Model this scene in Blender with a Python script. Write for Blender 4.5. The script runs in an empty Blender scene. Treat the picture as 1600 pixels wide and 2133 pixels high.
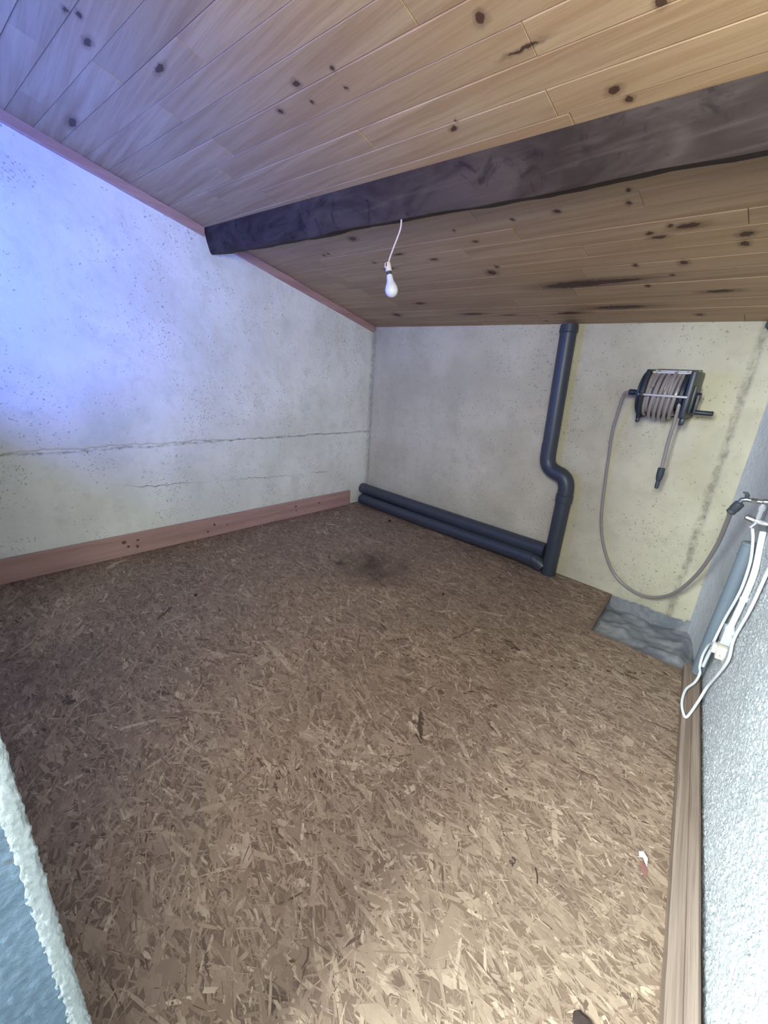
import bpy, bmesh, math, random
import numpy as np
from mathutils import Vector, Matrix

random.seed(7); rng = np.random.default_rng(11)
SC = bpy.context.scene; COL = SC.collection

# ------------------------------------------------------------------ camera
cam_d = bpy.data.cameras.new('camera'); cam = bpy.data.objects.new('camera', cam_d); COL.objects.link(cam)
r_, u_, f_ = (0.69008, 0.72088, 0.06426), (-0.2734, 0.17745, 0.94539), (-0.67011, 0.66996, -0.31954)
cam.matrix_world = Matrix(((r_[0], u_[0], -f_[0], 2.9689), (r_[1], u_[1], -f_[1], -2.6854),
                           (r_[2], u_[2], -f_[2], 1.2269), (0, 0, 0, 1)))
cam_d.sensor_fit = 'HORIZONTAL'; cam_d.sensor_width = 36; cam_d.lens = 18.83
cam_d.clip_start = 0.02; cam_d.clip_end = 100
SC.camera = cam

# ------------------------------------------------------------------ sky, lights, exposure
def lin(c):
    return tuple((v/12.92 if v <= .04045 else ((v+.055)/1.055)**2.4) for v in [x/255 for x in c])
W = bpy.data.worlds.new('world'); SC.world = W; W.use_nodes = True
bg = W.node_tree.nodes['Background']; bg.inputs[0].default_value = (.80, .92, 1.0, 1); bg.inputs[1].default_value = .2

def area(name, loc, aim, sx, sy, power, col, spread=180):
    d = bpy.data.lights.new(name, 'AREA'); d.shape = 'RECTANGLE'; d.size = sx; d.size_y = sy
    d.energy = power; d.color = col; d.spread = math.radians(spread)
    o = bpy.data.objects.new(name, d); COL.objects.link(o); o.location = loc
    o.rotation_euler = (Vector(aim)-Vector(loc)).to_track_quat('-Z', 'Y').to_euler()
    return o
area('doorway_daylight', (2.48, -3.75, 1.60), (3.0, -1.3, 0.3), 0.7, 0.9, 132, (.84, .97, 1.0), 125)
area('blue_flare_fill', (0.95, -3.06, 1.28), (0.62, -2.2, 2.10), 0.8, 0.5, 44, (.07, .17, 1.0), 165)  # added blue lamp for the lens-flare tint, no real window behind it
area('added_soft_fill', (2.95, -2.74, 1.60), (0.7, -0.3, 0.8), 0.4, 0.4, 24, (1.0, .98, .94), 150)  # added fill lamp to brighten the left and back walls

SC.view_settings.view_transform = 'Standard'; SC.view_settings.look = 'None'
SC.view_settings.exposure = 0.0; SC.view_settings.gamma = 1.0; SC.view_settings.use_curve_mapping = False

# ------------------------------------------------------------------ room figures (metres)
KL, KR, WR = .0379, .159, 2.863
def ceil_z(x, y): return 1.644 - .2492*y - .0227*x
def wl(y): return -KL*y
def wr(y): return WR - KR*y

# ------------------------------------------------------------------ material helpers
class NT:
    def __init__(s, name):
        s.m = bpy.data.materials.new(name); s.m.use_nodes = True
        s.t = s.m.node_tree; s.b = s.t.nodes['Principled BSDF']
    def n(s, typ, **kw):
        nd = s.t.nodes.new(typ)
        for k, v in kw.items():
            if k.startswith('i_'):
                key = k[2:]; key = int(key) if key.isdigit() else key.replace('_', ' ')
                s.put(nd.inputs[key], v)
            else: setattr(nd, k, v)
        return nd
    def put(s, inp, v):
        if isinstance(v, bpy.types.NodeSocket): s.t.links.new(v, inp)
        else: inp.default_value = v
    def math(s, op, a, b=0.0, c=0.0, clamp=False):
        nd = s.t.nodes.new('ShaderNodeMath'); nd.operation = op; nd.use_clamp = clamp
        s.put(nd.inputs[0], a); s.put(nd.inputs[1], b); s.put(nd.inputs[2], c)
        return nd.outputs[0]
    def vmath(s, op, a, b=(0, 0, 0)):
        nd = s.t.nodes.new('ShaderNodeVectorMath'); nd.operation = op
        s.put(nd.inputs[0], a); s.put(nd.inputs[1], b)
        return nd.outputs['Value'] if op in ('LENGTH', 'DISTANCE', 'DOT_PRODUCT') else nd.outputs[0]
    def ramp(s, v, a, b, lo=0.0, hi=1.0):
        nd = s.t.nodes.new('ShaderNodeMapRange'); nd.interpolation_type = 'SMOOTHSTEP'
        s.put(nd.inputs[0], v)
        for i, q in enumerate((a, b, lo, hi)): nd.inputs[i+1].default_value = q
        return nd.outputs[0]
    def mix(s, f, a, b, mode='MIX'):
        nd = s.t.nodes.new('ShaderNodeMix'); nd.data_type = 'RGBA'; nd.blend_type = mode
        s.put(nd.inputs[0], f)
        for i, v in ((6, a), (7, b)):
            if isinstance(v, tuple) and len(v) == 3: v = (*v, 1)
            s.put(nd.inputs[i], v)
        return nd.outputs[2]
    def noise(s, vec, scale, detail=3, rough=.55, dist=0.0):
        nd = s.n('ShaderNodeTexNoise', i_Vector=vec, i_Scale=scale, i_Detail=detail, i_Roughness=rough, i_Distortion=dist)
        return nd.outputs[0]
    def voro(s, vec, scale, feature='F1'):
        return s.n('ShaderNodeTexVoronoi', i_Vector=vec, i_Scale=scale, feature=feature)
    def pos(s): return s.n('ShaderNodeNewGeometry').outputs['Position']
    def obj(s): return s.n('ShaderNodeTexCoord').outputs['Object']
    def sep(s, v): return s.n('ShaderNodeSeparateXYZ', i_0=v).outputs
    def bump(s, h, strength, dist=.002):
        s.put(s.b.inputs['Normal'], s.n('ShaderNodeBump', i_Height=h, i_Strength=strength, i_Distance=dist).outputs[0])
    def base(s, c): s.put(s.b.inputs['Base Color'], (*c, 1) if isinstance(c, tuple) and len(c) == 3 else c)
    def set(s, rough=.6, metal=0.0, spec=.5):
        s.put(s.b.inputs['Roughness'], rough); s.b.inputs['Metallic'].default_value = metal
        s.b.inputs['Specular IOR Level'].default_value = spec
        return s.m

def plain(name, c, rough=.5, metal=0.0, var=.12, scale=40):
    t = NT(name); n = t.noise(t.obj(), scale, 4)
    d = tuple(v*(1-var) for v in c)
    t.base(t.mix(n, c, d)); t.bump(n, .15, .001)
    return t.set(rough, metal)

def plaster(name, c1, c2, speck=.5, seams=(), mould=None, bump=.35, fine=90):
    """old painted render: blotches, mould specks, stained seams (axis, place, width, strength)"""
    t = NT(name); P = t.pos()
    big = t.noise(P, 2.2, 4); mid = t.noise(P, 14, 5, .65)
    col = t.mix(t.ramp(big, .35, .65), c1, c2)
    col = t.mix(t.ramp(mid, .50, .72, 0, .34), col, tuple(v*.70 for v in c1)); col = t.mix(t.ramp(t.noise(P, 5.5, 5, .65), .5, .7, 0, .30), col, tuple(v*.74 for v in c2))
    cl = t.ramp(t.noise(P, 3.4, 3), .44, .66)
    if mould:
        for (mx, my, mz, r) in mould:
            d = t.vmath('DISTANCE', P, (mx, my, mz))
            cl = t.math('ADD', cl, t.ramp(d, r*.3, r, .55, 0))
    pw = t.vmath('ADD', P, t.vmath('SCALE', t.n('ShaderNodeTexNoise', i_Vector=P, i_Scale=60).outputs[1]))
    for nd in t.t.nodes:
        if nd.type == 'VECT_MATH' and nd.operation == 'SCALE': nd.inputs['Scale'].default_value = .028
    for sc, th, st in ((70, .26, .8), (34, .15, .75), (16, .07, .8)):
        v = t.voro(pw, sc); rnd = t.sep(v.outputs['Color'])[0]
        lim = t.math('MULTIPLY', t.math('MULTIPLY', t.math('GREATER_THAN', t.math('ADD', rnd, t.math('MULTIPLY', cl, .42*speck)), .95), th), 1.0)
        inside = t.math('LESS_THAN', v.outputs['Distance'], lim)
        col = t.mix(t.math('MULTIPLY', inside, st*.62), col, lin((92, 90, 86)))
    f1 = t.noise(P, 75, 4, .75); col = t.mix(t.math('MULTIPLY', t.ramp(f1, .60, .72), t.ramp(cl, .1, .8, .06, .4*speck+.1)), col, lin((100, 98, 92)))
    for ax, place, wd, st in seams:
        c = t.sep(P)[ax]
        wob = t.math('MULTIPLY', t.math('SUBTRACT', t.noise(P, 5, 4, .7), .5), .05)
        d = t.math('ABSOLUTE', t.math('ADD', t.math('SUBTRACT', c, place), wob))
        br = t.ramp(t.noise(P, 26, 5, .75), .38, .62, .12, 1)
        col = t.mix(t.math('MULTIPLY', t.ramp(d, wd*.1, wd, st, 0), br), col, lin((92, 92, 90)))
    t.base(col)
    h = t.math('ADD', t.noise(P, fine, 5, .7), t.math('MULTIPLY', t.noise(P, fine*.3, 3), 1.5))
    t.bump(h, bump, .004)
    return t.set(.85, spec=.25)

# known knots and stains of the ceiling boards: x, y, half length along, half width across
KNOTS = [(2.192,-1.706,.014,.014),(2.531,-1.558,.012,.010),(1.038,-2.24,.030,.010),(1.139,-2.276,.015,.008),(1.111,-2.305,.013,.008),
(1.179,-2.074,.036,.009),(1.592,-1.817,.015,.011),(1.439,-1.784,.014,.010),(1.747,-1.794,.009,.009),(1.736,-1.733,.007,.007),
(1.586,-1.753,.008,.008),(2.405,-1.41,.017,.012),(2.43,-1.369,.011,.010),(2.356,-1.051,.008,.010),(2.341,-.983,.010,.011),
(2.102,-1.015,.015,.012),(1.921,-1.021,.009,.010),(2.441,-.826,.011,.011),(2.492,-.81,.045,.016),(2.369,-.799,.013,.011),
(2.393,-.768,.03,.011),(2.646,-.718,.022,.018),(2.641,-.661,.015,.018),(2.449,-.575,.018,.018),(2.395,-.486,.011,.012),
(2.278,-.59,.011,.012),(1.616,-.66,.030,.024),(1.671,-.707,.012,.015),(1.684,-.93,.018,.008),(1.634,-1.028,.009,.010),
(1.376,-.847,.024,.012),(.88,-.384,.045,.018),(1.193,-.19,.10,.018),(1.448,-.156,.055,.010),(2.455,-.09,.018,.016),
(1.987,-.474,.20,.036),(1.835,-.155,.09,.014),(2.118,-.203,.15,.022),(2.15,-.474,.16,.02),(2.549,-.316,.06,.014),(2.291,-.409,.012,.014),
(1.043,-1.13,.030,.018),(.678,-1.052,.013,.012),(.97,-.904,.017,.012),(1.017,-.824,.046,.011),(1.197,-.937,.034,.010),
(.502,-.224,.04,.03),(1.956,-1.482,.014,.008),(1.98,-1.503,.006,.006),(.403,-2.193,.060,.016),(2.25,-1.60,.05,.006)]
def pine(name, c1, c2, dark, knots=(), shear=0.0, tint=.3, grain=1.0, flat=None):
    t = NT(name); O = t.obj(); P = t.pos(); info = t.n('ShaderNodeObjectInfo').outputs['Random']
    off = t.n('ShaderNodeCombineXYZ', i_0=t.math('MULTIPLY', info, 37.0), i_1=t.math('MULTIPLY', info, 71.0), i_2=info).outputs[0]
    V = t.vmath('ADD', O, off)
    if shear: V = t.vmath('ADD', V, t.n('ShaderNodeCombineXYZ', i_0=t.math('MULTIPLY', t.sep(O)[1], shear)).outputs[0])
    Vs = t.vmath('MULTIPLY', V, (1.1, 34, 34) if flat is None else flat)
    warp = t.noise(t.vmath('MULTIPLY', V, (2.0, 8, 8)), 1.0, 2)
    Vw = t.vmath('ADD', Vs, t.n('ShaderNodeCombineXYZ', i_1=t.math('MULTIPLY', warp, .9)).outputs[0] if flat is None else t.n('ShaderNodeCombineXYZ', i_0=t.math('MULTIPLY', t.noise(t.vmath('MULTIPLY', V, (6, 1.5, 6)), 1.0, 2), 1.6)).outputs[0])
    g = t.noise(Vw, 1.0, 5, .6); g2 = t.noise(t.vmath('MULTIPLY', Vw, (2.5, 5, 5) if flat is None else (3, 2.5, 3)), 1.0, 3)
    col = t.mix(t.ramp(g, .32, .70), c1, c2)
    col = t.mix(t.math('MULTIPLY', t.ramp(g2, .5, .75), .35*grain), col, tuple(v*.62 for v in c2))
    rd = t.math('FRACT', t.math('MULTIPLY', info, 17.31))
    col = t.mix(t.math('MULTIPLY', rd, tint), col, tuple(v*.66 for v in c2))
    rd2 = t.math('FRACT', t.math('MULTIPLY', info, 53.7))
    col = t.mix(t.math('MULTIPLY', rd2, tint*.8), col, (c1[0]*1.04, c1[1]*.90, c1[2]*.80))
    # random small knots
    v = t.voro(t.vmath('MULTIPLY', V, (3.2, 7.5, 7.5)), 1.0); rr = t.sep(v.outputs['Color'])
    kn = t.math('MULTIPLY', t.ramp(v.outputs['Distance'], .05, .085, 1, 0), t.math('GREATER_THAN', rr[0], .86 if flat is None else 1.1))
    m = t.math('MULTIPLY', kn, .8)
    if knots:
        wv = t.n('ShaderNodeTexNoise', i_Vector=P, i_Scale=55).outputs[1]
        wn = t.n('ShaderNodeVectorMath', operation='SCALE', i_0=t.vmath('SUBTRACT', wv, (.5, .5, .5)), i_Scale=.02).outputs[0]
        PW = t.vmath('ADD', P, wn); acc = None
        for (kx, ky, rx, ry) in knots:
            d = t.vmath('LENGTH', t.vmath('MULTIPLY', t.vmath('SUBTRACT', PW, (kx, ky, 0)), (1/rx, 1/ry, 0)))
            acc = d if acc is None else t.math('MINIMUM', acc, d)
        ring = t.ramp(acc, .9, 2.0, .38, 0); core = t.ramp(acc, .65, 1.1, .92, 0)
        m = t.math('MAXIMUM', m, t.math('MAXIMUM', ring, core))
    col = t.mix(m, col, dark)
    t.base(col); t.bump(t.math('ADD', g, g2), .25, .0015)
    return t.set(.55, spec=.35)

M = {}
M['wall_left'] = plaster('old_white_plaster', lin((230, 230, 222)), lin((216, 216, 206)), .80, ((2, .706, .011, .62), (1, -.012, .025, .4)),
                         mould=[(.055, -1.45, .97, .38), (.04, -1.1, .95, .25), (.0, 0, .55, .28), (.0, 0, .25, .25), (.02, -.5, 1.55, .3), (.07, -1.9, 1.4, .25), (.09, -2.5, .9, .3), (.06, -1.55, .3, .3)])
M['wall_back'] = plaster('cream_painted_render', lin((204, 197, 171)), lin((188, 181, 155)), .72, ((0, 2.706, .028, .5), (0, .012, .025, .4)),
                         mould=[(1.9, 0, 1.2, .5), (0, 0, .5, .3), (1.75, 0, .35, .3), (2.8, 0, .45, .3), (2.6, 0, .2, .2), (1.5, 0, 1.5, .4)])
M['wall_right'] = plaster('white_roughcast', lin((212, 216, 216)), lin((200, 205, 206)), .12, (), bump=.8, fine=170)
M['wall_front'] = plaster('roughcast_dim_blue_tone', lin((104, 122, 138)), lin((84, 102, 118)), .9, (), bump=.8, fine=120)  # dim bluish light on the reveal is put into this colour
M['bead'] = plaster('plaster_bead_lit_tone', lin((150, 157, 158)), lin((138, 145, 146)), 0, (), bump=.5, fine=150)  # paler than the reveal: light on the edge is put into the colour
M['crack'] = plain('crack_shadowed_gap', lin((84, 82, 78)), .9)
M['pine'] = pine('varnished_pine_boards', lin((174, 149, 112)), lin((150, 120, 86)), lin((60, 36, 26)), KNOTS, tint=.42)
M['gap'] = plain('dark_batten_space', lin((66, 50, 42)), .9)
M['baseboard'] = pine('pinkish_pine_board', lin((180, 146, 138)), lin((162, 128, 120)), lin((96, 58, 54)), (), tint=.05, grain=.7, flat=(26, 1.2, 26), shear=KL)
M['batten'] = pine('pale_pine_batten', lin((154, 137, 122)), lin((118, 101, 89)), lin((110, 84, 66)), (), tint=.05, grain=1.6, flat=(60, 1.3, 60), shear=KR)
M['pipe'] = plain('dark_grey_pvc', lin((60, 66, 75)), .42, 0, .10, 9)
M['grey_pipe'] = plain('blue_grey_pvc', lin((118, 130, 140)), .38, 0, .08, 12)
M['black'] = plain('black_plastic', lin((38, 46, 56)), .42, 0, .1)
M['dgrey'] = plain('dark_grey_rubber', lin((58, 66, 72)), .6, 0, .15)
M['chrome'] = plain('chromed_steel', (.88, .89, .90), .28, .7, .03)
M['nickel'] = plain('dull_nickel', (.36, .38, .40), .30, .9, .2)
M['white'] = plain('white_plastic', lin((236, 240, 240)), .4, 0, .05)
M['boxgrey'] = plain('pale_grey_plastic', lin((205, 214, 224)), .45, 0, .05)
M['cream'] = plain('cream_plastic', lin((232, 224, 200)), .5, 0, .06)
M['hose'] = plain('clear_grey_hose', lin((146, 138, 136)), .28, 0, .12, 60)
M['cord'] = plain('dusty_white_flex', lin((206, 190, 182)), .6)
M['bulb'] = plain('opal_glass', lin((204, 203, 210)), .18, 0, .02)
M['paper'] = plain('white_paper', lin((246, 246, 240)), .7, 0, .04)
M['redpaper'] = plain('faded_red_paper', lin((150, 104, 98)), .7, 0, .2)
M['dirt'] = plain('dark_brown_bark', lin((62, 46, 40)), .85, 0, .4)
M['wire'] = plain('rusty_wire', lin((70, 58, 50)), .5, .5, .3)
M['sealant'] = plain('dark_green_grey_putty', lin((62, 72, 70)), .8)

def beam_mat():
    t = NT('dark_stained_beam'); P = t.pos()
    a = t.noise(t.vmath('MULTIPLY', P, (2.5, 6, 6)), 1.3, 4, .6, .8); b = t.noise(P, 9, 5, .6, 1.2)
    col = t.mix(t.ramp(a, .35, .7), lin((50, 40, 36)), lin((72, 62, 57)))
    col = t.mix(t.ramp(b, .55, .7, 0, .75), col, lin((30, 23, 24)))
    g = t.noise(t.vmath('MULTIPLY', P, (1.5, 50, 50)), 1, 3)
    col = t.mix(t.ramp(g, .5, .8, 0, .3), col, lin((96, 84, 76)))
    t.base(col); t.bump(g, .3, .003); return t.set(.75, spec=.15)
M['beam'] = beam_mat()

def osb_mats():
    t = NT('osb_strand_wood'); P = t.pos(); rnd = t.n('ShaderNodeNewGeometry').outputs['Random Per Island']
    cr = t.n('ShaderNodeValToRGB', i_0=rnd); e = cr.color_ramp; e.interpolation = 'LINEAR'
    stops = [(0, (70, 54, 44)), (.03, (98, 80, 66)), (.08, (132, 112, 93)), (.40, (146, 125, 105)), (.62, (155, 134, 113)), (.82, (165, 144, 122)), (.95, (180, 160, 136)), (1, (194, 176, 150))]
    while len(e.elements) < len(stops): e.elements.new(.5)
    for el, (p, c) in zip(e.elements, stops): el.position = p; el.color = (*lin(c), 1)
    n = t.noise(P, 26, 4, .65); n2 = t.noise(P, 2.0, 3)
    col = t.mix(t.ramp(n, .3, .7, 0, .35), cr.outputs[0], lin((118, 97, 82)))
    col = t.mix(t.ramp(n2, .4, .65, 0, .22), col, lin((118, 99, 86)))
    sp = t.voro(P, 75); srn = t.sep(sp.outputs['Color'])[0]
    col = t.mix(t.math('MULTIPLY', t.math('LESS_THAN', sp.outputs['Distance'], .16), t.math('GREATER_THAN', srn, .93)), col, lin((70, 50, 40)))
    # old spill stain near the middle of the board
    d = t.vmath('LENGTH', t.vmath('MULTIPLY', t.vmath('SUBTRACT', P, (1.18, -.98, 0)), (2.6, 3.2, 0)))
    d = t.math('ADD', d, t.math('MULTIPLY', t.math('SUBTRACT', t.noise(P, 7, 5, .7), .5), 2.2))
    col = t.mix(t.ramp(d, -.1, 1.0, .85, 0), col, lin((62, 46, 38)))
    d2 = t.vmath('LENGTH', t.vmath('MULTIPLY', t.vmath('SUBTRACT', P, (1.03, -1.13, 0)), (11, 16, 0)))
    d2 = t.math('ADD', d2, t.math('MULTIPLY', t.math('SUBTRACT', t.noise(P, 22, 4, .7), .5), 2.5))
    col = t.mix(t.ramp(d2, .0, 1.1, .75, 0), col, lin((44, 34, 32)))
    t.base(col); t.bump(t.noise(P, 120, 3), .25, .001)
    return t.set(.55, spec=.4)
M['osb'] = osb_mats()
M['osb_base'] = plain('osb_resin_fines', lin((126, 104, 86)), .6, 0, .4, 160)
def recess_mat():
    t = NT('dusty_dark_concrete'); P = t.pos(); a = t.noise(P, 7, 4, .6, .5); b = t.noise(P, 30, 4)
    col = t.mix(t.ramp(a, .35, .65), lin((112, 116, 122)), lin((146, 147, 148)))
    col = t.mix(t.ramp(b, .5, .75, 0, .3), col, lin((78, 84, 92)))
    t.base(col); t.bump(b, .4, .004); return t.set(.85)
M['recess'] = recess_mat()

# ------------------------------------------------------------------ object helpers
def link(name, me, m=None, parent=None):
    o = bpy.data.objects.new(name, me); COL.objects.link(o)
    if m is not None: me.materials.append(m)
    if parent is not None: o.parent = parent
    return o
def tag(o, label, cat, group=None):
    o['label'] = label; o['category'] = cat
    if group: o['group'] = group
    return o
def structure(o): o['kind'] = 'structure'; return o
def thing(name, loc, label, cat, group=None):
    o = bpy.data.objects.new(name, None); COL.objects.link(o); o.location = loc; o.empty_display_size = .02
    return tag(o, label, cat, group)
class MB:
    """collects geometry in world space; build() makes ONE mesh object with its origin at the parent's origin"""
    def __init__(s): s.v = []; s.f = []; s.sm = []
    def add(s, v, f, smooth=True):
        k = len(s.v); s.v += [tuple(map(float, p)) for p in v]; s.f += [tuple(i+k for i in q) for q in f]; s.sm += [smooth]*len(f)
    def box(s, c, sz, M3=None, bev=.0):
        bm = bmesh.new(); bmesh.ops.create_cube(bm, size=1)
        bmesh.ops.scale(bm, vec=sz, verts=bm.verts)
        if bev: bmesh.ops.bevel(bm, geom=list(bm.edges), offset=bev, segments=2, profile=.6, affect='EDGES')
        if M3 is not None: bmesh.ops.transform(bm, matrix=M3.to_4x4(), verts=bm.verts)
        bm.verts.ensure_lookup_table(); bm.verts.index_update()
        s.add([v.co+Vector(c) for v in bm.verts], [[v.index for v in f.verts] for f in bm.faces], bool(bev)); bm.free()
    def tube(s, pts, r, seg=14, cap=True, smooth_path=0):
        P = [Vector(p) for p in pts]
        if smooth_path: P = spline(P, smooth_path)
        rs = r if isinstance(r, (list, tuple)) else [r]*len(P)
        T = [(P[min(i+1, len(P)-1)]-P[max(i-1, 0)]).normalized() for i in range(len(P))]
        n = T[0].orthogonal().normalized(); V = []; F = []
        for i, p in enumerate(P):
            n = (n-T[i]*n.dot(T[i])).normalized(); b = T[i].cross(n)
            for k in range(seg):
                a = 2*math.pi*k/seg; V.append(p+(n*math.cos(a)+b*math.sin(a))*rs[i])
        for i in range(len(P)-1):
            for k in range(seg):
                a, b2 = i*seg+k, i*seg+(k+1) % seg
                F.append((a, b2, b2+seg, a+seg))
        if cap: F.append(tuple(range(seg-1, -1, -1))); F.append(tuple(range((len(P)-1)*seg, len(P)*seg)))
        s.add(V, F)
    def lathe(s, prof, o, ax, seg=28):
        """profile of (distance along axis, radius)"""
        ax = Vector(ax).normalized(); n = ax.orthogonal().normalized(); b = ax.cross(n); V = []; F = []
        for d, r in prof:
            for k in range(seg):
                a = 2*math.pi*k/seg; V.append(Vector(o)+ax*d+(n*math.cos(a)+b*math.sin(a))*max(r, 1e-5))
        for i in range(len(prof)-1):
            for k in range(seg):
                a, b2 = i*seg+k, i*seg+(k+1) % seg
                F.append((a, b2, b2+seg, a+seg))
        F.append(tuple(range(seg-1, -1, -1))); F.append(tuple(range((len(prof)-1)*seg, len(prof)*seg)))
        s.add(V, F)
    def build(s, name, m, parent=None, sharp=35):
        me = bpy.data.meshes.new(name)
        o0 = Vector((0, 0, 0))
        q = parent
        while q is not None: o0 += q.location; q = q.parent
        me.from_pydata([Vector(v)-o0 for v in s.v], [], s.f); me.update()
        bm = bmesh.new(); bm.from_mesh(me); bmesh.ops.recalc_face_normals(bm, faces=bm.faces); bm.to_mesh(me); bm.free()
        me.polygons.foreach_set('use_smooth', s.sm)
        try: me.set_sharp_from_angle(angle=math.radians(sharp))
        except Exception: pass
        return link(name, me, m, parent)
def spline(P, k):
    P = [Vector(p) for p in P]; out = []
    for i in range(len(P)-1):
        a, b, c, d = P[max(i-1, 0)], P[i], P[i+1], P[min(i+2, len(P)-1)]
        for j in range(k):
            t = j/k; out.append(.5*((2*b)+(c-a)*t+(2*a-5*b+4*c-d)*t*t+(3*b-a-3*c+d)*t**3))
    return out+[P[-1]]
def vnoise(x, y, seed=0):
    """smooth value noise on arrays"""
    R = np.random.default_rng(seed).random((64, 64)); xi, yi = np.floor(x).astype(int), np.floor(y).astype(int)
    fx, fy = x-xi, y-yi; fx = fx*fx*(3-2*fx); fy = fy*fy*(3-2*fy)
    g = lambda a, b: R[a % 64, b % 64]
    return (g(xi, yi)*(1-fx)+g(xi+1, yi)*fx)*(1-fy)+(g(xi, yi+1)*(1-fx)+g(xi+1, yi+1)*fx)*fy-.5
def fbm(x, y, seed=0, o=3):
    return sum(vnoise(x*2**k, y*2**k, seed+k)/1.8**k for k in range(o))
def grid(name, X, Y, Z, m):
    h, w = X.shape; V = np.stack([X, Y, Z], -1).reshape(-1, 3)
    i = np.arange(h*w).reshape(h, w); F = np.stack([i[:-1, :-1], i[:-1, 1:], i[1:, 1:], i[1:, :-1]], -1).reshape(-1, 4)
    me = bpy.data.meshes.new(name); me.vertices.add(len(V)); me.vertices.foreach_set('co', V.ravel())
    me.loops.add(F.size); me.loops.foreach_set('vertex_index', F.ravel())
    me.polygons.add(len(F)); me.polygons.foreach_set('loop_start', np.arange(0, F.size, 4)); me.polygons.foreach_set('loop_total', np.full(len(F), 4))
    me.polygons.foreach_set('use_smooth', np.ones(len(F), bool)); me.update(); me.validate()
    return link(name, me, m)

# ================================================================== SETTING
# ---- left wall: upper coat stands a little proud of the lower one along an uneven joint
y = np.linspace(0, -3.05, 420); v = np.linspace(0, 1, 440); Yg, Vg = np.meshgrid(y, v)
top = ceil_z(0, Yg)+.02; Zg = -.15+Vg*(top+.15)
joint = .708+.016*fbm(Yg*3, 0*Yg, 3)+.012*fbm(Yg*22, 0*Yg, 5); dz = Zg-joint
off = .006*fbm(Yg*3, Zg*3, 1)+.0025*fbm(Yg*18, Zg*18, 2)+.006/(1+np.exp(-dz/.003))-.007*np.exp(-(dz/.006)**2)
edge = np.clip(-Yg/.05, 0, 1)
wall_left = structure(grid('wall_left', wl(Yg)+off*edge-.002, Yg, Zg, M['wall_left']))
# the long hairline crack in the lower coat
cp = [(-2.185, .477), (-2.07, .452), (-1.941, .434), (-1.83, .434), (-1.722, .428), (-1.54, .414), (-1.363, .408), (-1.24, .40), (-1.115, .384), (-1.0, .388), (-.9, .374), (-.735, .378), (-.6, .366), (-.465, .356)]
mb = MB(); rr = random.Random(4)
for (a, b, n) in ((0, 5, 26), (5, 11, 40), (11, 13, 12)):
    V = []; F = []
    for k in range(n+1):
        t = k/n*(b-a)*.94+a; i = min(int(t), len(cp)-2); q = t-i
        yy = cp[i][0]*(1-q)+cp[i+1][0]*q; zz = cp[i][1]*(1-q)+cp[i+1][1]*q+rr.uniform(-.007, .007)
        w = .0016*math.sin(math.pi*min(max(k/n, .06), .94))*rr.uniform(.4, 1.2)
        xx = wl(yy)+.006; V += [(xx, yy, zz-w), (xx, yy, zz+w)]
    F = [(2*k, 2*k+1, 2*k+3, 2*k+2) for k in range(n)]; mb.add(V, F)
ck = mb.build('crack', M['crack'], wall_left); ck['label'] = 'thin dark zigzag crack'

# ---- back wall with an upright uneven groove near its right end
x = np.concatenate([np.linspace(-.02, 2.55, 300), np.linspace(2.56, 2.89, 110)]); v = np.linspace(0, 1, 300); Xg, Vg = np.meshgrid(x, v)
Zg = -.2+Vg*(ceil_z(Xg, 0)+.22)
gx = 2.706+.012*fbm(Zg*4, 0*Zg, 8)+.006*fbm(Zg*25, 0*Zg, 9); dx = Xg-gx
off = .006*fbm(Xg*3, Zg*3, 21)+.0025*fbm(Xg*18, Zg*18, 22)-.007*np.exp(-(dx/.013)**2)-.003*np.exp(-(dx/.004)**2)
wall_back = structure(grid('wall_back', Xg, .002-off*np.clip(Xg/.05, 0, 1), Zg, M['wall_back']))

# ---- right wall, roughcast; coarse lumps near the door, smoother by the far corner
y = np.concatenate([np.linspace(0.0, -.5, 60), np.linspace(-.505, -2.3, 520), np.linspace(-2.305, -3.15, 100)])
v = np.concatenate([np.linspace(0, .48, 300), np.linspace(.485, 1, 60)]); Yg, Vg = np.meshgrid(y, v)
Zg = -.2+Vg*(ceil_z(3, Yg)+.22)
rough = np.clip((-Yg-.35)/.5, .25, 1)
lump = np.abs(fbm(Yg*95, Zg*95, 31, 2)); off = .004*fbm(Yg*4, Zg*4, 32)+rough*(.0075*lump+.003*fbm(Yg*220, Zg*220, 35, 2))
wall_right = structure(grid('wall_right', wr(Yg)-off+.004-.060*np.exp(Yg/.14), Yg, Zg, M['wall_right']))

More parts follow.
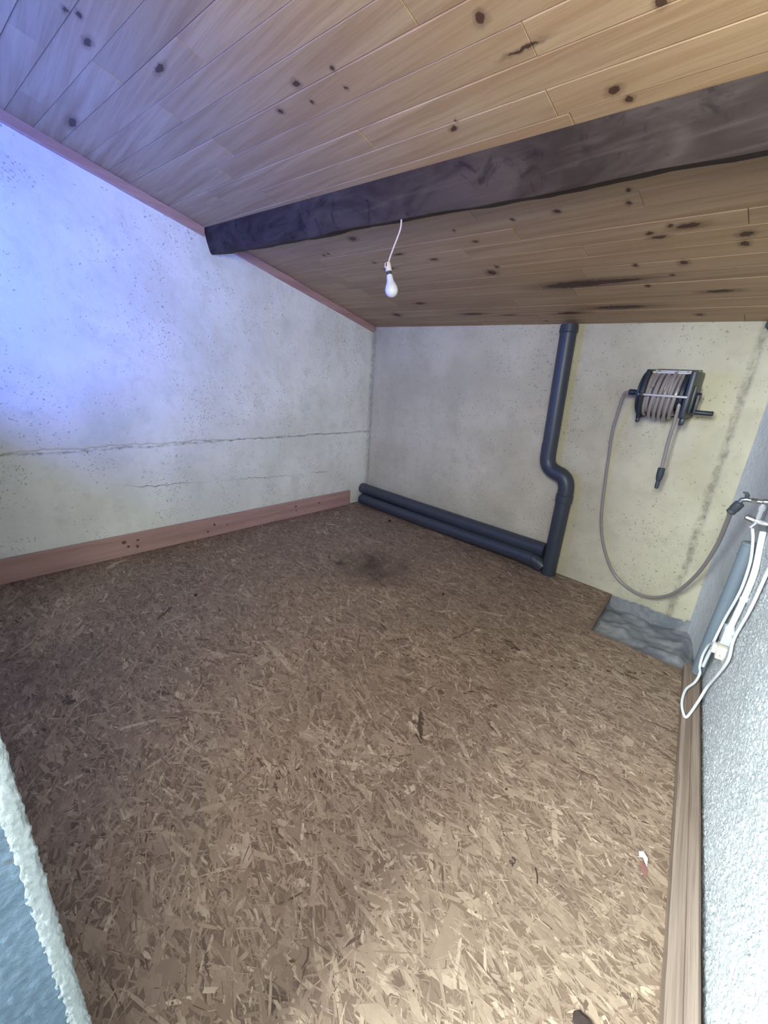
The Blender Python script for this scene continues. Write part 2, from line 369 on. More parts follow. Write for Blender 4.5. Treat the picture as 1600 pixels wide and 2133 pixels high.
# ---- floor: OSB deck with a cut-out at the far right corner
HOLE = [(2.397, .0), (2.46, -.531), (2.955, -.515)]
FB, FR = -3.25, 3.25
outline = [(wl(0), 0), HOLE[0], HOLE[1], HOLE[2], (wr(-.515)-.001, -.515), (wr(FB), FB), (wl(FB), FB)]
bm = bmesh.new(); f = bm.faces.new([bm.verts.new((a, b, 0)) for a, b in outline])
ex = bmesh.ops.extrude_face_region(bm, geom=[f]); bmesh.ops.translate(bm, vec=(0, 0, -.02), verts=[g for g in ex['geom'] if isinstance(g, bmesh.types.BMVert)])
bmesh.ops.recalc_face_normals(bm, faces=bm.faces); bmesh.ops.triangulate(bm, faces=bm.faces)
me = bpy.data.meshes.new('floor'); bm.to_mesh(me); bm.free(); floor = structure(link('floor', me, M['osb_base']))
def flakes(n, L, Wd, spread, zlo, zhi, near=1.0):
    k = int(n*1.35)
    cx = rng.random(k)*3.3; cy = -3.0*rng.random(k)**near
    ln = np.exp(rng.normal(math.log(L), .45, k)); wd = np.exp(rng.normal(math.log(Wd), .5, k))
    an = np.where(rng.random(k) < .22, rng.random(k)*math.pi, rng.normal(-.08, spread, k))
    t = np.array([[-.5, -.5], [.35, -.5], [.5, -.1], [.5, .45], [-.3, .5], [-.5, .1]])
    q = t[None]+rng.normal(0, .11, (k, 6, 2)); lx = q[..., 0]*ln[:, None]; ly = q[..., 1]*wd[:, None]
    lx = lx+ly*rng.normal(0, .8, k)[:, None]
    c, s = np.cos(an)[:, None], np.sin(an)[:, None]
    X = cx[:, None]+lx*c-ly*s; Y = cy[:, None]+lx*s+ly*c
    z0 = zlo+(zhi-zlo)*rng.random(k)
    Z = z0[:, None]+ly*rng.normal(0, .025, k)[:, None]+lx*rng.normal(0, .004, k)[:, None]
    Z = np.clip(Z, .0002, .0022)
    ok = (X > -KL*Y+.002).all(1) & (Y < -.002).all(1) & (Y > -3.1).all(1) & (X < WR-KR*Y-.004).all(1)
    inh = ((Y > -.522) & (X > 2.397-.1186*Y-.003)).any(1)
    ok &= ~inh
    return np.stack([X, Y, Z], -1)[ok][:n]
A = np.concatenate([flakes(16000, .046, .0085, .50, .0002, .0010), flakes(34000, .026, .0042, .55, .0003, .0013), flakes(46000, .018, .0017, .65, .0004, .0016), flakes(1500, .075, .015, .5, .0006, .0012), flakes(1800, .035, .0011, .6, .0014, .0018)])
N = len(A); me = bpy.data.meshes.new('osb_strands'); me.vertices.add(N*6); me.vertices.foreach_set('co', A.ravel())
me.loops.add(N*6); me.loops.foreach_set('vertex_index', np.arange(N*6)); me.polygons.add(N)
me.polygons.foreach_set('loop_start', np.arange(0, N*6, 6)); me.polygons.foreach_set('loop_total', np.full(N, 6)); me.update(); me.validate()
o = link('osb_strands', me, M['osb'], floor); o['kind'] = 'stuff'; o['label'] = 'pressed tan wood strands of the board surface'
# recess under the cut-out: dusty dark slab, lumpy, with the unpainted foot of the wall
hx = np.linspace(2.37, 2.953, 60); hy = np.linspace(-.56, -.001, 60); Xg, Yg = np.meshgrid(hx, hy)
Zg = -.075+.03*fbm(Xg*9, Yg*9, 41)+.016*np.exp(-((Xg-2.83)/.03)**2)+.012*np.exp(-((Yg+.3+.3*(Xg-2.6))/.04)**2)
Xg = np.minimum(Xg, wr(Yg)-.014)
o = grid('recess_slab', Xg, Yg, Zg, M['recess']); o.parent = floor; o['label'] = 'dusty dark grey slab below the board'
fx = np.linspace(2.38, 2.862, 90); fv = np.linspace(0, 1, 10); Xg, Vg = np.meshgrid(fx, fv)
tp = .004+.012*fbm(Xg*30, 0*Xg, 44)+np.where(Xg > 2.79, .018, 0); Zg = -.12+Vg*(tp+.12)
o = grid('wall_foot', Xg, -.014+0*Xg+.002*fbm(Xg*40, Zg*40, 45), Zg, M['recess']); o.parent = floor; o['label'] = 'bare grey foot of the wall'

# ---- near wall with the doorway the picture is taken from: its edge, coloured as lit, and reveal, coloured dim blue, show at lower left
JX, JY = 2.606, -2.730
def slab(name, pts, m, parent=None):
    mb = MB(); n = len(pts)//2
    mb.add(pts, [tuple(range(n)), tuple(range(2*n-1, n-1, -1))]+[(i, (i+1) % n, n+(i+1) % n, n+i) for i in range(n)], False)
    return mb.build(name, m, parent)
def wallbox(mb, x0, x1, z0, z1, th=.16):
    def yy(xx): return JY-(JX-xx)*.12
    p = [(x0, yy(x0), z0), (x1, yy(x1), z0), (x1, yy(x1), z1), (x0, yy(x0), z1)]
    b = [(a, c-th, d) for a, c, d in p]
    mb.add(p+b, [(0, 1, 2, 3), (7, 6, 5, 4), (0, 4, 5, 1), (1, 5, 6, 2), (2, 6, 7, 3), (3, 7, 4, 0)], False)
mb = MB()
wallbox(mb, .10, .45, 0, 2.37); wallbox(mb, 1.4, JX, 0, 2.29)
wallbox(mb, .45, 1.4, 0, .3); wallbox(mb, .45, 1.4, 1.75, 2.33);  # unseen opening, added to let the blue fill lamp in
wallbox(mb, JX, 3.32, 2.08, 2.27)
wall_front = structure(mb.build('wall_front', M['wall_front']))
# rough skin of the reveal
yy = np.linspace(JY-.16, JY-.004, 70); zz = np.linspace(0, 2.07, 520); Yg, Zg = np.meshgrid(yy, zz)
o = grid('reveal_render', JX+.003+.003*np.abs(fbm(Yg*110, Zg*110, 51, 2)), Yg, Zg, M['wall_front']); o.parent = wall_front; o['label'] = 'rough render of the door reveal, coloured dim blue for shade'
th = np.linspace(-.3*math.pi, 1.1*math.pi, 26); zz = np.linspace(0, 2.06, 620); Tg, Zg = np.meshgrid(th, zz)
R = .0075+.0045*np.abs(fbm(Tg*5, Zg*90, 53, 2))+.002*fbm(Tg*9, Zg*200, 54, 2)
o = grid('edge_bead', JX-.003+R*np.cos(Tg), JY+R*np.sin(Tg), Zg, M['bead']); o.parent = wall_front; o['label'] = 'lumpy plaster edge, coloured pale as if lit'

# ---- ceiling: slab with pine boards laid side by side
def cplane(x, y, d=0): return (x, y, ceil_z(x, y)+d)
pts = [(-.02, .03), (2.95, .03), (3.45, -3.35), (.09, -3.35)]
ceiling = structure(slab('ceiling', [cplane(a, b, .016) for a, b in pts]+[cplane(a, b, .06) for a, b in pts], M['gap']))
STEP = .0965; rows = [1.724+STEP*k for k in range(-18, 17)]; rows[0] = 0.0
KNOWN = {13: [1.645], 17: [1.645], 18: [2.27], 19: [1.01], 16: [2.254], 7: [1.61], 2: [1.95], 5: [1.81], 12: [1.78, .45], 15: [1.1], 21: [.98], 20: [2.05]}
pr = random.Random(12)
for i in range(len(rows)-1):
    Y0, Y1 = rows[i], rows[i+1]
    js = list(KNOWN.get(i, [pr.uniform(.5, 1.9)]))
    xx = max(js)+pr.uniform(1.0, 1.7)
    while xx < 3.3: js.append(xx); xx += pr.uniform(1.0, 1.8)
    xx = min(js)-pr.uniform(1.0, 1.7)
    while xx > .2: js.append(xx); xx -= pr.uniform(1.0, 1.8)
    xs = [wl(-Y0)*1+.004-.0]+sorted(js)+[min(3.42, wr(-Y0)+.05)]
    for a, b in zip(xs[:-1], xs[1:]):
        if b-a < .06: continue
        d = pr.uniform(-.0012, .0012); g = .0007
        P = lambda X, Y: -Y*(1-.04*X)
        c = Vector(((a+b)/2, P((a+b)/2, (Y0+Y1)/2), 0)); c.z = ceil_z(c.x, c.y)
        V = []
        for X in (a+g, a+g+.0016, b-g-.0016, b-g):
            endc = X in (a+g, b-g)
            for Yk, lift in ((Y0+g, .0022), (Y0+g+.002, 0), (Y1-g-.002, 0), (Y1-g, .0022)):
                yk = P(X, Yk); V.append(Vector((X, yk, ceil_z(X, yk)+d+(max(lift, .0018) if endc else lift)))-c)
        lo = len(V)
        for X in (a+g, b-g):
            for Yk in (Y0+g, Y1-g):
                yk = P(X, Yk); V.append(Vector((X, yk, ceil_z(X, yk)+.0145))-c)
        F = [(r*4+k, r*4+k+1, r*4+k+5, r*4+k+4) for r in range(3) for k in range(3)]
        F += [(lo, lo+1, lo+3, lo+2), (0, 4, 8, 12, lo+2, lo), (3, lo+1, lo+3, 15, 11, 7), (0, lo, lo+1, 3, 2, 1), (12, 13, 14, 15, lo+3, lo+2)]
        me = bpy.data.meshes.new('ceiling_board'); me.from_pydata(V, [], F); me.update()
        bmx = bmesh.new(); bmx.from_mesh(me); bmesh.ops.recalc_face_normals(bmx, faces=bmx.faces); bmx.to_mesh(me); bmx.free()
        o = link('ceiling_board', me, M['pine'], ceiling); o.location = c

# ---- trims and skirting
def bar_along_y(name, y0, y1, sec, m, n=30, jit=0, seed=0):
    """sec(y) gives the four corners (x,z); runs along y"""
    rj = random.Random(seed); V = []; F = []
    for k in range(n+1):
        yy = y0+(y1-y0)*k/n; V += [(a+(rj.uniform(-jit, jit)), yy, b+rj.uniform(-jit, jit)) for a, b in sec(yy)]
    s = len(sec(y0))
    for k in range(n):
        for j in range(s): F.append((k*s+j, k*s+(j+1) % s, (k+1)*s+(j+1) % s, (k+1)*s+j))
    F += [tuple(range(s-1, -1, -1)), tuple(range(n*s, n*s+s))]
    mb = MB(); mb.add(V, F, False); o = mb.build(name, m)
    return o
def tsec(yy):
    x0 = wl(yy)+.004; z1 = ceil_z(0, yy)-.0015
    return [(x0, z1-.050), (x0+.016, z1-.050), (x0+.020, z1-.046), (x0+.020, z1-.001), (x0, z1-.001)]
structure(bar_along_y('trim_1', -.022, -1.375, tsec, M['baseboard'], 30, .0006, 1))
structure(bar_along_y('trim_2', -1.52, -2.72, tsec, M['baseboard'], 30, .0006, 2))
def bsec(yy):
    x0 = wl(yy)+.006; h = .143
    return [(x0, .002), (x0+.020, .002), (x0+.020, h-.004), (x0+.016, h), (x0, h)]
baseboard = structure(bar_along_y('baseboard_left', -.238, -2.90, bsec, M['baseboard'], 24, .0005, 3))
for i, (ky, kz, kr) in enumerate([(-2.19, .098, .011), (-2.17, .062, .009), (-2.11, .094, .008), (-2.12, .05, .011), (-1.60, .088, .011), (-1.65, .043, .008), (-1.50, .066, .006), (-.875, .097, .010), (-.87, .060, .008), (-.78, .035, .007), (-.62, .085, .008)]):
    mb = MB(); kk = random.Random(i); n = 12
    V = [(wl(ky)+.0262, ky, kz)]+[(wl(ky)+.0262, ky+kr*1.2*math.cos(2*math.pi*j/n)*kk.uniform(.8, 1.2), kz+kr*math.sin(2*math.pi*j/n)*kk.uniform(.8, 1.2)) for j in range(n)]
    mb.add(V, [(0, 1+j, 1+(j+1) % n) for j in range(n)]); mb.build('knot', M['knot'] if 'knot' in M else M.setdefault('knot', plain('dark_knot_wood', lin((112, 70, 66)), .6, 0, .3)), baseboard)
def rsec(yy):
    x1 = wr(yy)-.012; x0 = x1-.062; h = .046
    return [(x0, .002), (x1, .002), (x1, h-.006), (x1-.006, h), (x1-.026, h), (x1-.029, h-.003), (x1-.032, h), (x0+.004, h), (x0, h-.004)]
structure(bar_along_y('baseboard_right', -.525, -2.95, rsec, M['batten'], 40, .0006, 5))

# ================================================================== THINGS
# ---- roof beam
mb = MB(); V = []; n = 90; kk = random.Random(9)
xs = np.linspace(.052, 3.085, n+1); w1 = fbm(xs*2.2, xs*0, 61); w2 = fbm(xs*9, xs*0, 62)
for i, X in enumerate(xs):
    s = .0744*X; ft = (-1.5224+s); fz = ceil_z(X, ft)-.001
    fb = (-1.488+s+.004*w1[i], ceil_z(X, ft)-.137+.010*w1[i]+.004*w2[i]); bb = (-1.3656+s, ceil_z(X, -1.3656+s)-.067+.008*w1[i]+.006*w2[i])
    bt = (-1.40+s, ceil_z(X, -1.40+s)-.001)
    V += [(X, ft, fz), (X, (ft*.5+fb[0]*.5)-.003+.004*w2[i], fz*.5+fb[1]*.5), (X, fb[0]-.002, fb[1]+.012), (X, fb[0]+.010, fb[1]+.001), (X, bb[0]-.008, bb[1]-.002), (X, bb[0], bb[1]+.008), (X, *bt)]
F = [(i*7+k, i*7+(k+1) % 7, (i+1)*7+(k+1) % 7, (i+1)*7+k) for i in range(n) for k in range(7)]+[tuple(range(6, -1, -1)), tuple(range(n*7, n*7+7))]
mb.add(V, F); tag(mb.build('roof_beam', M['beam'], sharp=50), 'dark stained timber beam crossing under the pine ceiling', 'beam')

# ---- bare bulb on its flex
lamp = thing('hanging_bulb', (1.614, -1.345, 1.799), 'white bulb hanging on a thin flex from the dark beam', 'light')
mb = MB(); mb.tube([(1.622, -1.355, 1.845), (1.614, -1.345, 1.803), (1.600, -1.345, 1.770), (1.584, -1.345, 1.743), (1.562, -1.345, 1.703), (1.552, -1.345, 1.676)], .0032, 8, smooth_path=5); mb.build('flex', M['cord'], lamp)
ax = Vector((.040, 0, -.125)).normalized(); A0 = Vector((1.549, -1.345, 1.682))
mb = MB(); mb.lathe([(0, .006), (.001, .0115), (.012, .0125), (.013, .0110), (.016, .0110), (.017, .0130), (.036, .0130), (.037, .010)], A0, ax, 20)
mb.box(A0+ax*.012+Vector((-.003, -.0125, 0)), (.006, .006, .018), None, .001); hold = mb.build('lamp_holder', M.setdefault('holder', plain('dusty_holder_plastic', lin((206, 192, 186)), .6)), lamp)
mb = MB(); mb.box(A0+ax*.010+Vector((.003, -.0135, 0)), (.003, .004, .014), None, .0006); mb.build('terminal_slot', M['dgrey'], hold)
mb = MB(); mb.lathe([(.036, .0095), (.037, .0125), (.040, .0105), (.043, .0125), (.046, .0105), (.049, .0125), (.050, .011)], A0, ax, 20); mb.build('bulb_cap', M['dgrey'], lamp)
B0 = A0+ax*.049; pr_ = [(0, .0115), (.002, .0128), (.012, .0135), (.026, .0155), (.038, .0205), (.048, .0250), (.056, .0272), (.064, .0275), (.072, .0260), (.080, .0218), (.086, .0155), (.0895, .008), (.091, .001)]
mb = MB(); mb.lathe(pr_, B0, ax, 32); mb.build('bulb_glass', M['bulb'], lamp, 80)

# ---- drain pipes along the foot of the back wall and up through the ceiling
dp = thing('drain_pipe', (2.0, -.07, 0.0), 'dark grey drain pipe with offset bend rising up the back wall into the ceiling', 'pipe')
R1 = .048
mb = MB(); mb.tube([(1.812, -.060, 1.592), (1.836, -.060, .86)], R1, 24); mb.build('upper_pipe', M['pipe'], dp)
mb = MB(); mb.lathe([(0, R1+.003), (.04, R1+.006), (.045, R1+.001)], (1.8125, -.060, 1.59), (.024, 0, -.73), 24); mb.build('ceiling_collar', M['pipe'], dp)
mb = MB()
bend = [(1.834, -.060, .88), (1.836, -.060, .82), (1.840, -.060, .775), (1.853, -.061, .742), (1.880, -.062, .716), (1.915, -.064, .702), (1.950, -.066, .692), (1.978, -.067, .672), (1.994, -.068, .640), (2.000, -.068, .60), (2.000, -.068, .56)]
mb.tube(bend, R1+.001, 24, smooth_path=4); mb.build('offset_bend', M['pipe'], dp)
mb = MB(); mb.lathe([(0, R1), (.002, R1+.005), (.05, R1+.005), (.053, R1)], (2.0, -.068, .575), (0, 0, -1), 24); mb.build('pipe_socket', M['pipe'], dp)
mb = MB(); mb.tube([(2.0, -.068, .57), (2.0, -.068, .003)], R1, 24); mb.build('lower_pipe', M['pipe'], dp)
mb = MB(); mb.tube([(.075, -.120, .052), (.7, -.105, .055), (1.3, -.088, .062), (1.80, -.074, .070), (1.90, -.070, .060), (1.96, -.068, .035)], .050, 24, smooth_path=6); mb.build('branch_pipe', M['pipe'], dp)
mb = MB(); mb.lathe([(0, .052), (.004, .056), (.08, .056), (.084, .052)], (1.80, -.0735, .070), (1, .03, -.03), 24); mb.build('branch_socket', M['pipe'], dp)
mb = MB(); mb.tube([(.022, -.070, .143), (.7, -.066, .145), (1.4, -.060, .150), (1.945, -.056, .156)], .050, 24); mb.build('upper_branch_pipe', M['pipe'], dp)
mb = MB(); mb.lathe([(0, .040), (.004, .052), (.05, .053), (.055, .048)], (.020, -.070, .143), (1, 0, 0), 24); mb.build('end_collar', M['pipe'], dp)

# ---- hose reel on the back wall
reel = thing('hose_reel', (2.42, -.12, 1.235), 'black wall-mounted hose reel wound with grey hose', 'hose reel')
AX, AY, AZ = 2.42, -.125, 1.232
def disc(mb, x0, x1, r, cz=AZ, cy=AY): mb.lathe([(0, r-.006), (.004, r), (x1-x0-.004, r), (x1-x0, r-.006)], (x0, cy, cz), (1, 0, 0), 36)
mb = MB(); disc(mb, 2.306, 2.322, .114)
mb.lathe([(0, .05), (.012, .05)], (2.294, AY, AZ), (1, 0, 0), 24)
mb.build('side_flange', M['black'], reel)
mb = MB(); disc(mb, 2.492, 2.512, .112); mb.build('side_flange', M['black'], reel)
def frame(x0, x1):
    mb = MB(); w = (x1-x0)
    for (ya, za, yb, zb) in ((-.01, 1.345, -.20, 1.335), (-.20, 1.335, -.235, 1.225), (-.235, 1.225, -.19, 1.115), (-.01, 1.13, -.19, 1.115)):
        a, b = Vector(((x0+x1)/2, ya, za)), Vector(((x0+x1)/2, yb, zb)); d = b-a
        Mx = Matrix((Vector((1, 0, 0)), d.normalized(), Vector((1, 0, 0)).cross(d.normalized()))).transposed()
        mb.box((a+b)/2, (w, d.length+.02, .026), Mx, .004)
    mb.box(((x0+x1)/2, -.185, 1.100), (w, .03, .040), None, .010)
    return mb
frame(2.322, 2.340).build('side_frame', M['black'], reel)
mb = MB(); mb.box((2.526, -.125, 1.236), (.024, .215, .225), None, .010); mb.box((2.526, -.185, 1.110), (.022, .034, .045), None, .010); mb.box((2.542, -.13, 1.215), (.012, .12, .13), None, .005); mb.build('side_frame', M['black'], reel)
for zz, hh in ((1.338, .045), (1.135, .035)):
    mb = MB(); mb.box((2.42, -.008, zz), (.20, .012, hh), None, .003); mb.build('wall_bracket', M['black'], reel)
for (yy, zz) in ((-.222, 1.224), (-.150, 1.336), (-.10, 1.345)):
    mb = MB(); mb.tube([(2.318, yy-.012, zz), (2.53, yy-.012, zz)], .0062, 12); mb.build('tie_bar', M['chrome'], reel)
mb = MB(); mb.tube([(2.32, AY, AZ), (2.50, AY, AZ)], .070, 28); mb.build('drum', M['dgrey'], reel)
coil = []; turns = 9; st = 40
for k in range(turns*st+1):
    a = 2*math.pi*k/st; t = k/(turns*st)
    rr_ = .083+.007*math.sin(t*21)+.006*math.sin(3*a+t*9); sag = .012*(.5-.5*math.cos(a))*(.6+.5*math.sin(t*17))
    coil.append((2.338+.142*t+.006*math.sin(a*1.0+1)+.003*math.sin(5*t*6), AY-rr_*math.sin(a), AZ+.004+rr_*1.12*math.cos(a)-sag))
mb = MB(); mb.tube(coil, .0088, 10); mb.build('coiled_hose', M['hose'], reel)
coil2 = []; turns = 5
for k in range(turns*st+1):
    a = 2*math.pi*k/st+1.2; t = k/(turns*st); rr_ = .097+.004*math.sin(t*15+a)
    coil2.append((2.470-.115*t+.010*math.sin(a+.6), AY-rr_*math.sin(a), AZ-.004+rr_*1.06*math.cos(a)-.014*(.5-.5*math.cos(a))))
mb = MB(); mb.tube(coil2, .0088, 10); mb.build('coiled_hose', M['hose'], reel)
mb = MB(); mb.tube([(2.497, -.212, 1.25), (2.503, -.222, 1.18), (2.503, -.215, 1.12), (2.498, -.20, 1.02), (2.499, -.192, .93), (2.501, -.19, .865)], .0085, 12, smooth_path=6); mb.build('hanging_hose', M['hose'], reel)
mb = MB(); mb.lathe([(0, .010), (.003, .0165), (.040, .0165), (.062, .0135), (.074, .009), (.078, .0105), (.108, .0098), (.112, .006)], (2.501, -.19, .868), (.01, 0, -1), 20); mb.build('hose_nozzle', M['dgrey'], reel)
mb = MB(); mb.lathe([(0, .010), (.002, .0155), (.028, .0155), (.030, .0135), (.065, .0135)], (2.240, AY, 1.232), (1, 0, 0), 20); mb.build('inlet_fitting', M['black'], reel)
mb = MB(); mb.box((2.556, -.135, 1.192), (.012, .030, .095), None, .004); mb.lathe([(0, .018), (.018, .018)], (2.546, AY, AZ), (1, 0, 0), 20); mb.build('crank_arm', M['black'], reel)
mb = MB(); mb.lathe([(0, .008), (.004, .0115), (.075, .0115), (.079, .009)], (2.556, -.137, 1.156), (1, 0, 0), 18); mb.build('crank_handle', M['black'], reel)

# ---- supply hose looping from the tap to the reel
hs = thing('supply_hose', (2.5, -.05, .09), 'pale grey hose hanging in a long loop between tap and hose reel', 'hose')
path = [(2.240, -.125, 1.232), (2.222, -.118, 1.228), (2.208, -.10, 1.200), (2.195, -.075, 1.12), (2.184, -.05, 1.0), (2.190, -.030, .86), (2.201, -.024, .72), (2.232, -.024, .473), (2.287, -.026, .300), (2.384, -.034, .152), (2.508, -.05, .092), (2.612, -.09, .112), (2.714, -.17, .215), (2.790, -.30, .400), (2.832, -.45, .595), (2.848, -.60, .752), (2.852, -.675, .815)]
mb = MB(); mb.tube(path, .0085, 12, smooth_path=8); mb.build('hose_tube', M['hose'], hs)
d = Vector((2.873, -.68, .864))-Vector((2.851, -.68, .813))
mb = MB(); mb.lathe([(0, .0105), (.003, .0155), (.014, .0155), (.016, .0140), (.020, .0168), (.048, .0168), (.052, .012)], (2.851, -.68, .812), d, 20); mb.build('hose_connector', M['dgrey'], hs)

# ---- tap and stop valve on the right wall
tp = thing('garden_tap', (2.93, -.68, .85), 'dull metal tap with lever feeding the grey hose', 'tap')
mb = MB(); mb.tube([(2.868, -.68, .860), (2.873, -.68, .872), (2.885, -.68, .876), (2.905, -.68, .876), (2.935, -.68, .878)], [.0085, .0095, .0085, .0078, .0085], 16)
mb.lathe([(0, .0105), (.018, .0105)], (2.898, -.68, .876), (1, 0, .03), 6); mb.lathe([(0, .009), (.012, .012), (.020, .010)], (2.928, -.68, .879), (1, 0, .1), 16); mb.build('tap_body', M['nickel'], tp)
mb = MB(); mb.tube([(2.884, -.68, .880), (2.883, -.682, .892), (2.879, -.684, .899), (2.868, -.686, .902)], [.006, .0075, .0055, .0025], 12); mb.build('tap_lever', M['dgrey'], tp)
mb = MB(); mb.lathe([(0, .0065), (.012, .0065), (.013, .0098), (.030, .0098), (.031, .007), (.062, .007)], (2.934, -.68, .876), (.0, 0, -1), 6); mb.build('riser_nut', M['chrome'], tp)
vl = thing('stop_valve', (2.93, -.68, .80), 'chrome stop valve below the tap on the right wall', 'valve')
mb = MB(); mb.tube([(2.925, -.68, .806), (2.940, -.68, .803), (2.966, -.68, .800)], [.0085, .0080, .0075], 16); mb.lathe([(0, .0085), (.014, .0085)], (2.940, -.68, .803), (1, 0, -.1), 6); mb.build('valve_body', M['chrome'], vl)
mb = MB(); mb.lathe([(0, .008), (.003, .0115), (.028, .0105), (.031, .007)], (2.928, -.68, .805), (-1, 0, .22), 10); mb.build('valve_knob', M['nickel'], vl)
mb = MB(); mb.tube([(2.934, -.681, .798), (2.924, -.684, .779)], .0042, 10); mb.lathe([(0, .006), (.004, .006)], (2.924, -.684, .780), (-.4, 0, -1), 10); mb.build('drain_nipple', M['chrome'], vl)
mb = MB(); mb.lathe([(0, .007), (.010, .007), (.011, .0105), (.026, .0105), (.027, .008)], (2.961, -.68, .797), (0, -.02, -1), 6); mb.build('lower_nut', M['nickel'], vl)

# ---- upright blue-grey waste pipe in the corner
wp = thing('waste_pipe', (2.932, -.62, 0.0), 'blue-grey plastic pipe standing in the right corner', 'pipe')
mb = MB(); mb.tube([(2.937, -.640, .705), (2.935, -.635, .49), (2.930, -.622, .24), (2.927, -.585, .06)], .0235, 22, smooth_path=5); mb.build('pipe_length', M['grey_pipe'], wp)
mb = MB(); mb.lathe([(0, .0225), (.002, .0255), (.010, .0255), (.012, .0235)], (2.937, -.640, .708), (0, 0, -1), 22); mb.build('pipe_mouth', M['grey_pipe'], wp)
for zz, xx in ((.655, .0008), (.46, 0), (.30, -.0035)):
    mb = MB(); mb.lathe([(0, .0238), (.001, .0252), (.007, .0252), (.008, .0238)], (2.9352+xx, -.634+(.01 if zz < .4 else 0), zz), (0, 0, -1), 22); mb.build('pipe_clip', M['grey_pipe'], wp)

# ---- white pipe, cables, switch box
cp_ = thing('white_conduit', (2.975, -.79, .42), 'white pipe running from the stop valve down to the switch box', 'pipe')
mb = MB(); mb.tube([(2.961, -.69, .772), (2.968, -.715, .72), (2.980, -.80, .64), (2.979, -.80, .52), (2.974, -.785, .402)], .0098, 16, smooth_path=5); mb.build('pipe_length', M['white'], cp_)
mb = MB(); mb.lathe([(0, .0105), (.002, .0125), (.014, .0125), (.016, .0105)], (2.9795, -.80, .545), (.1, 0, -1), 16); mb.build('pipe_clip', M['white'], cp_)
tc = thing('thin_cable', (2.95, -.6, .25), 'thin white cable beside the blue-grey pipe', 'cable')
mb = MB(); mb.tube([(2.930, -.69, .775), (2.943, -.70, .735), (2.958, -.71, .66), (2.963, -.735, .573), (2.960, -.72, .50), (2.950, -.68, .39), (2.945, -.68, .31), (2.943, -.70, .27)], .0048, 10, smooth_path=5); mb.build('cable_sheath', M['white'], tc)
sw = thing('switch_box', (2.973, -.78, .365), 'pale grey switch box with round knob on the right wall', 'switch')
mb = MB(); mb.box((2.974, -.770, .366), (.033, .055, .066), Matrix.Rotation(.16, 3, 'Z'), .004); mb.build('box_body', M['boxgrey'], sw)
mb = MB(); mb.lathe([(0, .0095), (.003, .0105), (.007, .0095), (.008, .006)], (2.977, -.797, .378), (.0, -1, 0), 24); mb.build('round_knob', M['white'], sw)
mb = MB(); mb.lathe([(0, .012), (.012, .0165), (.016, .0165)], (2.974, -.785, .414), (0, 0, -1), 18); mb.build('gland', M['boxgrey'], sw)
ju = thing('junction_plug', (2.972, -.78, .292), 'cream and white plug below the grey switch box', 'plug')
mb = MB(); mb.box((2.974, -.772, .293), (.031, .050, .054), Matrix.Rotation(.16, 3, 'Z'), .004); mb.build('plug_body', M['cream'], ju)
mb = MB(); mb.box((2.951, -.778, .300), (.017, .034, .036), Matrix.Rotation(.16, 3, 'Z'), .006); mb.build('cable_grip', M['white'], ju)
mb = MB(); mb.lathe([(0, .002), (.0012, .002)], (2.976, -.7985, .284), (0, -1, 0), 10); mb.build('screw', M['nickel'], ju)
mb = MB(); mb.tube([(2.946, -.772, .290), (2.943, -.74, .235), (2.940, -.71, .165)], .0058, 10, smooth_path=4); mb.build('flex_stub', M['white'], ju)
lc = thing('looped_cable', (2.96, -.8, .07), 'white cable down the right wall looping over the pine batten', 'cable')
cab = [(3.010, -.990, .80), (3.006, -.985, .70), (3.003, -.965, .573), (2.994, -.90, .42), (3.000, -.955, .362), (2.990, -.89, .254), (2.975, -.80, .130), (2.966, -.84, .075), (2.953, -.935, .054), (2.938, -.925, .056), (2.921, -.862, .060), (2.917, -.772, .064), (2.934, -.70, .072), (2.938, -.652, .095), (2.930, -.66, .130), (2.926, -.665, .19), (2.933, -.70, .262), (2.945, -.755, .302)]
mb = MB(); mb.tube(cab, .0048, 10, smooth_path=8); mb.build('cable_sheath', M['white'], lc)

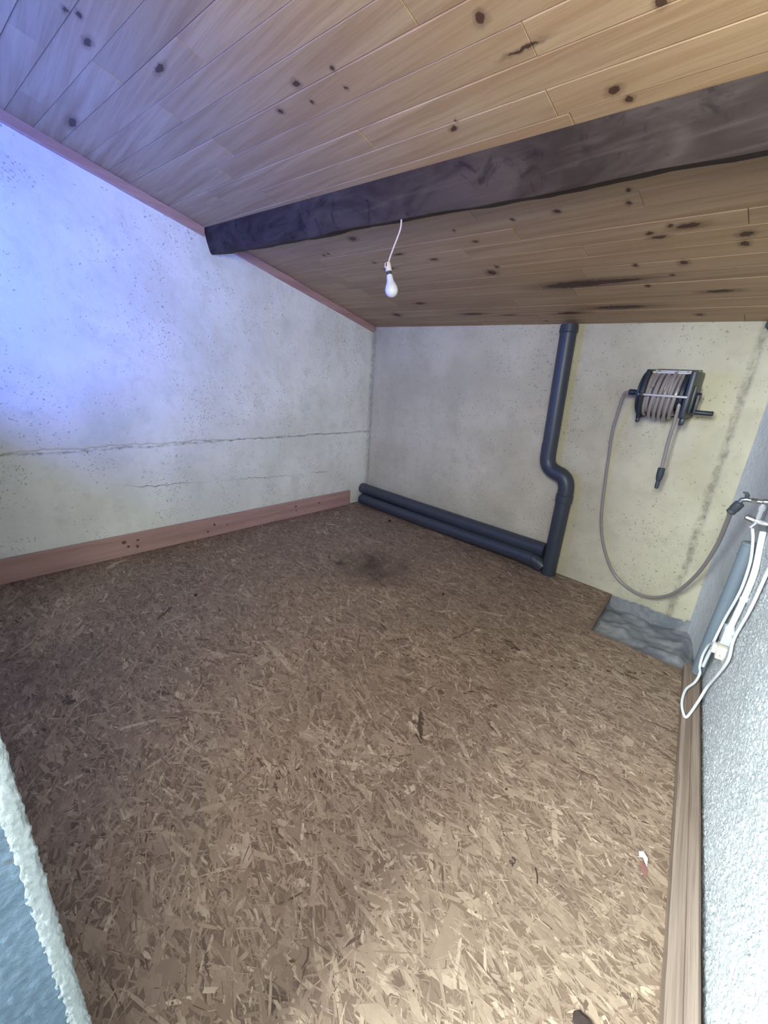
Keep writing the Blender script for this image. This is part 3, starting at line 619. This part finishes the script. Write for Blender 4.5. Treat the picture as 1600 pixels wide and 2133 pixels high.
# ---- small litter on the floor
sp = thing('paper_scrap', (2.985, -1.595, .001), 'torn white and faded red paper scrap near the right batten', 'paper')
mb = MB(); mb.add([(2.977, -1.565, .003), (2.990, -1.582, .010), (2.994, -1.602, .004), (2.980, -1.592, .012), (2.972, -1.588, .004), (2.966, -1.596, .003), (2.967, -1.578, .006)], [(0, 1, 3, 4), (1, 2, 3), (4, 3, 5), (0, 4, 6)], False); mb.build('white_piece', M['paper'], sp)
mb = MB(); mb.add([(2.981, -1.597, .006), (2.994, -1.604, .004), (3.000, -1.622, .003), (2.998, -1.640, .003), (2.985, -1.622, .009), (2.976, -1.604, .003)], [(0, 1, 2, 4), (4, 2, 3), (0, 4, 5)], False); mb.build('red_piece', M['redpaper'], sp)
mb = MB(); mb.tube([(2.738+.0055*math.cos(a), -1.872+.0060*math.sin(a)+.0022*a-.012, .004+.0012*math.sin(a*.7)) for a in np.linspace(0, 12, 70)], .0009, 6)
tag(mb.build('wire_curl', M['wire']), 'tiny dark curl of wire on the near floor', 'wire')
mb = MB(); mb.tube([(2.787, -1.838, .003), (2.798, -1.850, .0035), (2.808, -1.868, .003)], .0013, 6); tag(mb.build('bent_nail', M['wire']), 'thin dark bent nail right of the wire curl', 'nail')
def crumb(name, c, sz, label, seed, m='dirt', cat='debris'):
    bmx = bmesh.new(); bmesh.ops.create_icosphere(bmx, subdivisions=2, radius=1); kk = random.Random(seed)
    for v_ in bmx.verts: v_.co *= kk.uniform(.75, 1.15)
    bmesh.ops.scale(bmx, vec=sz, verts=bmx.verts); me = bpy.data.meshes.new(name); bmx.to_mesh(me); bmx.free()
    me.polygons.foreach_set('use_smooth', [False]*len(me.polygons))
    o = link(name, me, M[m]); o.location = c; o.rotation_euler = (0, 0, kk.uniform(0, 3)); return tag(o, label, cat)
crumb('wood_block', (.623, -.262, .011), (.016, .016, .0105), 'small dark block in front of the pipes near the left corner', 1)
crumb('dirt_crumb', (1.728, -.894, .008), (.009, .009, .0075), 'small black crumb on the floor right of the brown stain', 2)
crumb('dirt_crumb', (.868, -2.023, .007), (.011, .007, .0065), 'small black crumb on the floor near the left skirting board', 3)
crumb('dirt_crumb', (2.62, -1.70, .004), (.004, .003, .0035), 'tiny black crumb in the middle of the near floor', 5)
bk = crumb('bark_piece', (2.985, -2.030, .006), (.016, .024, .006), 'dark brown bark fragment at the bottom edge of the floor', 4)
crumb('putty_lump', (2.718, -.014, 1.566), (.014, .014, .022), 'dark green-grey lump where ceiling meets the back wall at right', 6, 'sealant', 'sealant')
